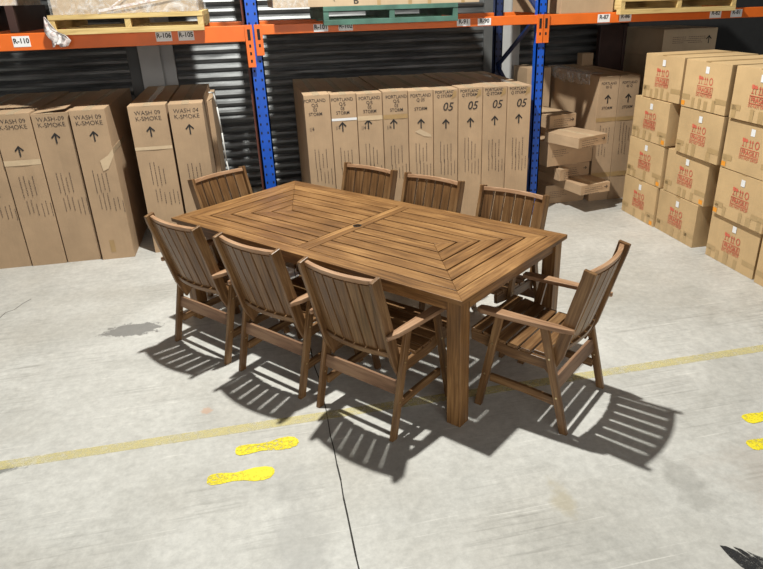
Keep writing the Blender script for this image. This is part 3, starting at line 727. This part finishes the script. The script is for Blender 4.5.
# ------------------------------------------------------------------ chair.  u = distance forward of the rear foot, local y = u - .28
def U(x, u, z): return (x, u-.28, z)
def chair_proto():
    t = thing('garden_armchair', '', 'chair')
    for s_ in (-1, 1):
        xl = s_*.268
        b = MB(); b.bar(U(xl, .022, 0), U(xl, .165, .578), (0,1,0), .043, .025)
        for v in b.bm.verts:
            if v.co.z < .02: v.co.z = 0
        lg = b.build('leg', M_CHAIR, t, .003)
        bb = MB()
        for u, z in ((.073, .205), (.125, .415)): bb.tube(U(xl-s_*.014, u, z), U(xl+s_*.0145, u, z), .0055, 8)
        bb.build('bolt', M_BRASS, lg)
        b = MB(); b.bar(U(xl, .527, 0), U(xl, .412, .578), (0,1,0), .043, .025)
        for v in b.bm.verts:
            if v.co.z < .02: v.co.z = 0
        lg = b.build('leg', M_CHAIR, t, .003)
        bb = MB()
        for u, z in ((.485, .215), (.445, .41)): bb.tube(U(xl-s_*.014, u, z), U(xl+s_*.0145, u, z), .0055, 8)
        bb.build('bolt', M_BRASS, lg)
        # arm, gently shaped in plan
        b = MB(); o = [(-.012, .012), (-.024, .07), (-.027, .25), (-.032, .40), (-.032, .50), (-.022, .535), (.018, .537), (.031, .51), (.034, .40), (.030, .25), (.020, .08), (.004, .012)]
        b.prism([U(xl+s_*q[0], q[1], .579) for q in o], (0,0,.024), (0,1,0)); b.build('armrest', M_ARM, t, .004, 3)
        # seat rail with the rear end meeting the stile
        b = MB(); xs = s_*.243
        b.prism([U(xs-.011, u, z) for u, z in ((.135,.335),(.36,.345),(.585,.385),(.59,.44),(.50,.432),(.36,.405),(.115,.392))], (.022,0,0), (0,1,0)); b.build('seat_rail', M_CHAIR, t, .003)
        b = MB(); b.prism([U(xs-.011, u, z) for u, z in ((.075,.135),(.26,.155),(.47,.16),(.468,.205),(.26,.198),(.075,.182))], (.022,0,0), (0,1,0)); b.build('stretcher', M_CHAIR, t, .003)
        # back stile, slightly bent
        prof = [(.135,.315),(.105,.43),(.065,.58),(.025,.73),(-.012,.86),(-.022,.908)]
        wd = .058; P = []; Q = []
        for i, (u, z) in enumerate(prof):
            P.append((u+.024, z+.006)); Q.append((u-.038, z-.009))
        P[0] = (.165, .335); Q[0] = (.125, .30)
        b = MB(); b.prism([U(s_*.237-.012, u, z) for u, z in P+list(reversed(Q))], (.024,0,0), (0,-.25,1)); b.build('back_stile', M_CHAIR, t, .004)
    # rear cross stretcher
    b = MB(); b.bar(U(-.255, .094, .27), U(.255, .094, .27), (0,.24,1), .072, .022); b.build('stretcher', M_STR, t, .003)
    # seat slats, slightly dished
    b = MB(); rl = [(.115,.392),(.36,.405),(.50,.432),(.59,.44)]
    def zt(u):
        for (u0,z0),(u1,z1) in zip(rl[:-1], rl[1:]):
            if u <= u1: return z0+(z1-z0)*(u-u0)/(u1-u0)
        return rl[-1][1]
    n = 6; u0, u1 = .165, .592; pw = (u1-u0)/n
    for i in range(n):
        ua, ub = u0+i*pw+.005, u0+(i+1)*pw-.005
        b.hexa(U(-.2535 if i else -.23, ua, zt(ua)+.0005), (.507 if i else .46,0,0), Vector(U(0,ub,zt(ub)))-Vector(U(0,ua,zt(ua))), (0,0,.018))
    b.build('seat', M_CHAIR, t, .003)
    # curved back: rails bow rearward by .036
    def bow(x): return .034*(1-(x/.226)**2)
    def line(z): return -.018 + (.895-z)*.275        # centre line u at height z
    nrm = Vector((0, -.96, -.26))
    def rail(z0, z1, th, name, back):
        b = MB(); n = 12
        fr = []
        for i in range(n+1):
            x = -.226 + .452*i/n
            row = []
            for z, off in ((z0, -th/2), (z0, th/2), (z1, th/2), (z1, -th/2)):
                u = line(z) - bow(x) - back + off
                row.append(b.bm.verts.new(U(x, u, z + off*.2)))
            fr.append(row)
        for i in range(n):
            for k in range(4):
                kk = (k+1) % 4
                f = b.bm.faces.new((fr[i][k], fr[i][kk], fr[i+1][kk], fr[i+1][k]))
                for lp in f.loops: lp[b.uv].uv = (lp.vert.co.x, lp.vert.co.z+lp.vert.co.y)
        b.bm.faces.new(list(reversed(fr[0]))); b.bm.faces.new(fr[n])
        bmesh.ops.recalc_face_normals(b.bm, faces=b.bm.faces[:])
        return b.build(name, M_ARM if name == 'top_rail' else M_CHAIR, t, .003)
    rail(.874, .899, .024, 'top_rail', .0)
    rail(.442, .474, .022, 'lower_rail', .012)
    b = MB(); n = 6; pw = .452/n
    for i in range(n):
        xa = -.226+i*pw+.005; xb = xa+pw-.010
        z0, z1 = .452, .876
        pa, pb = U(xa, line(z0)-bow(xa)+.008, z0), U(xb, line(z0)-bow(xb)+.008, z0); qa = U(xa, line(z1)-bow(xa), z1)
        b.hexa(pa, Vector(qa)-Vector(pa), Vector(pb)-Vector(pa), (0,-.017,-.004))
    b.build('backrest', M_CHAIR, t, .0025)
    return t
proto = chair_proto(); proto.scale = (.982, 1, 1)
U0 = .28
spots = [ # local x, local y, facing angle in table frame (0 = facing +y), label
    (-.668, -.86+U0, 0, 'slatted wooden armchair at the near long side, farthest left'),
    (.0, -.86+U0, 0, 'slatted wooden armchair at the near long side, the middle one'),
    (.672, -.86+U0, 0, 'slatted wooden armchair at the near long side, beside the front table leg'),
    (-.545, .75-U0, 180, 'armchair on the far side of the table, leftmost of three against the cartons'),
    (.05, .75-U0, 180, 'armchair on the far side of the table, between its two neighbours'),
    (.695, .75-U0, 180, 'armchair on the far side of the table, nearest the small jutting cartons'),
    (1.351, -.031, 92.2, 'armchair at the right end of the table, seen from the side with both arms lit'),
    (-1.375+U0, .008, -90, 'armchair at the left end of the table, in front of the WASH cartons')]
for i, (x, y, r_, lab) in enumerate(spots):
    o = proto if i == 0 else copy_tree(proto)
    o.location = tl(x, y); o.rotation_euler.z = TH + R(r_)
    o['label'] = lab; o['group'] = 'wooden armchairs around the table'

# black scuff at the lower right
SC = [[(1.652,1.683),(1.675,1.672),(1.70,1.64),(1.715,1.60),(1.74,1.53),(1.68,1.53),(1.662,1.57),(1.652,1.625)],
      [(1.70,1.663),(1.722,1.645),(1.742,1.60),(1.76,1.56),(1.765,1.53),(1.742,1.53),(1.722,1.585),(1.71,1.625)],
      [(1.736,1.63),(1.76,1.60),(1.79,1.57),(1.81,1.53),(1.767,1.53),(1.755,1.575)]]
o = flatobj('scuff_mark', SC, M_SCUFF, .002); tag(o, 'black feathery scuff mark on the concrete in the lower right corner', 'scuff mark')

# ------------------------------------------------------------------ lights
def light(kind, name, loc, energy, col, **k):
    l = bpy.data.lights.new(name, kind); l.energy = energy; l.color = col
    for a, v in k.items(): setattr(l, a, v)
    o = bpy.data.objects.new(name, l); C.objects.link(o); o.location = loc; return o
light('POINT', 'highbay_lamp', (.36, 4.284, 5.75), 1880, (.985, .98, .9), shadow_soft_size=.085)
def aim(o, tgt): o.rotation_euler = (Vector(tgt)-o.location).to_track_quat('-Z', 'Y').to_euler()
o = light('AREA', 'front_fill', (.5, -6.2, 3.0), 315, (1, .98, .92), shape='RECTANGLE', size=7, size_y=2.5); aim(o, (.8, 5, .4))  # added low fill for camera-side lamps and bounce, brightens the carton fronts
w = bpy.data.worlds.new('World'); S.world = w; w.use_nodes = True
w.node_tree.nodes['Background'].inputs[0].default_value = (1, .95, .88, 1); w.node_tree.nodes['Background'].inputs[1].default_value = .045

# ------------------------------------------------------------------ camera
cam = bpy.data.cameras.new('camera'); co = bpy.data.objects.new('camera', cam); C.objects.link(co); S.camera = co
h, yaw, pitch, roll, F = 2.0846, .2165, .4278, -.0285, 655.337
f = Vector((math.sin(yaw)*math.cos(pitch), math.cos(yaw)*math.cos(pitch), -math.sin(pitch))); r = Vector((math.cos(yaw), -math.sin(yaw), 0)); u = r.cross(f)
r2 = r*math.cos(roll)+u*math.sin(roll); u2 = -r*math.sin(roll)+u*math.cos(roll)
m = Matrix((r2, u2, -f)).transposed().to_4x4(); m.translation = (0, 0, h); co.matrix_world = m
cam.sensor_fit = 'HORIZONTAL'; cam.sensor_width = 36; cam.lens = F/763*36
cam.shift_x = -25.1/763; cam.shift_y = 9.35/763; cam.clip_start = .05
S.view_settings.view_transform = 'Standard'; S.view_settings.look = 'None'; S.view_settings.gamma = 1; S.view_settings.exposure = 0
S.view_settings.use_curve_mapping = False
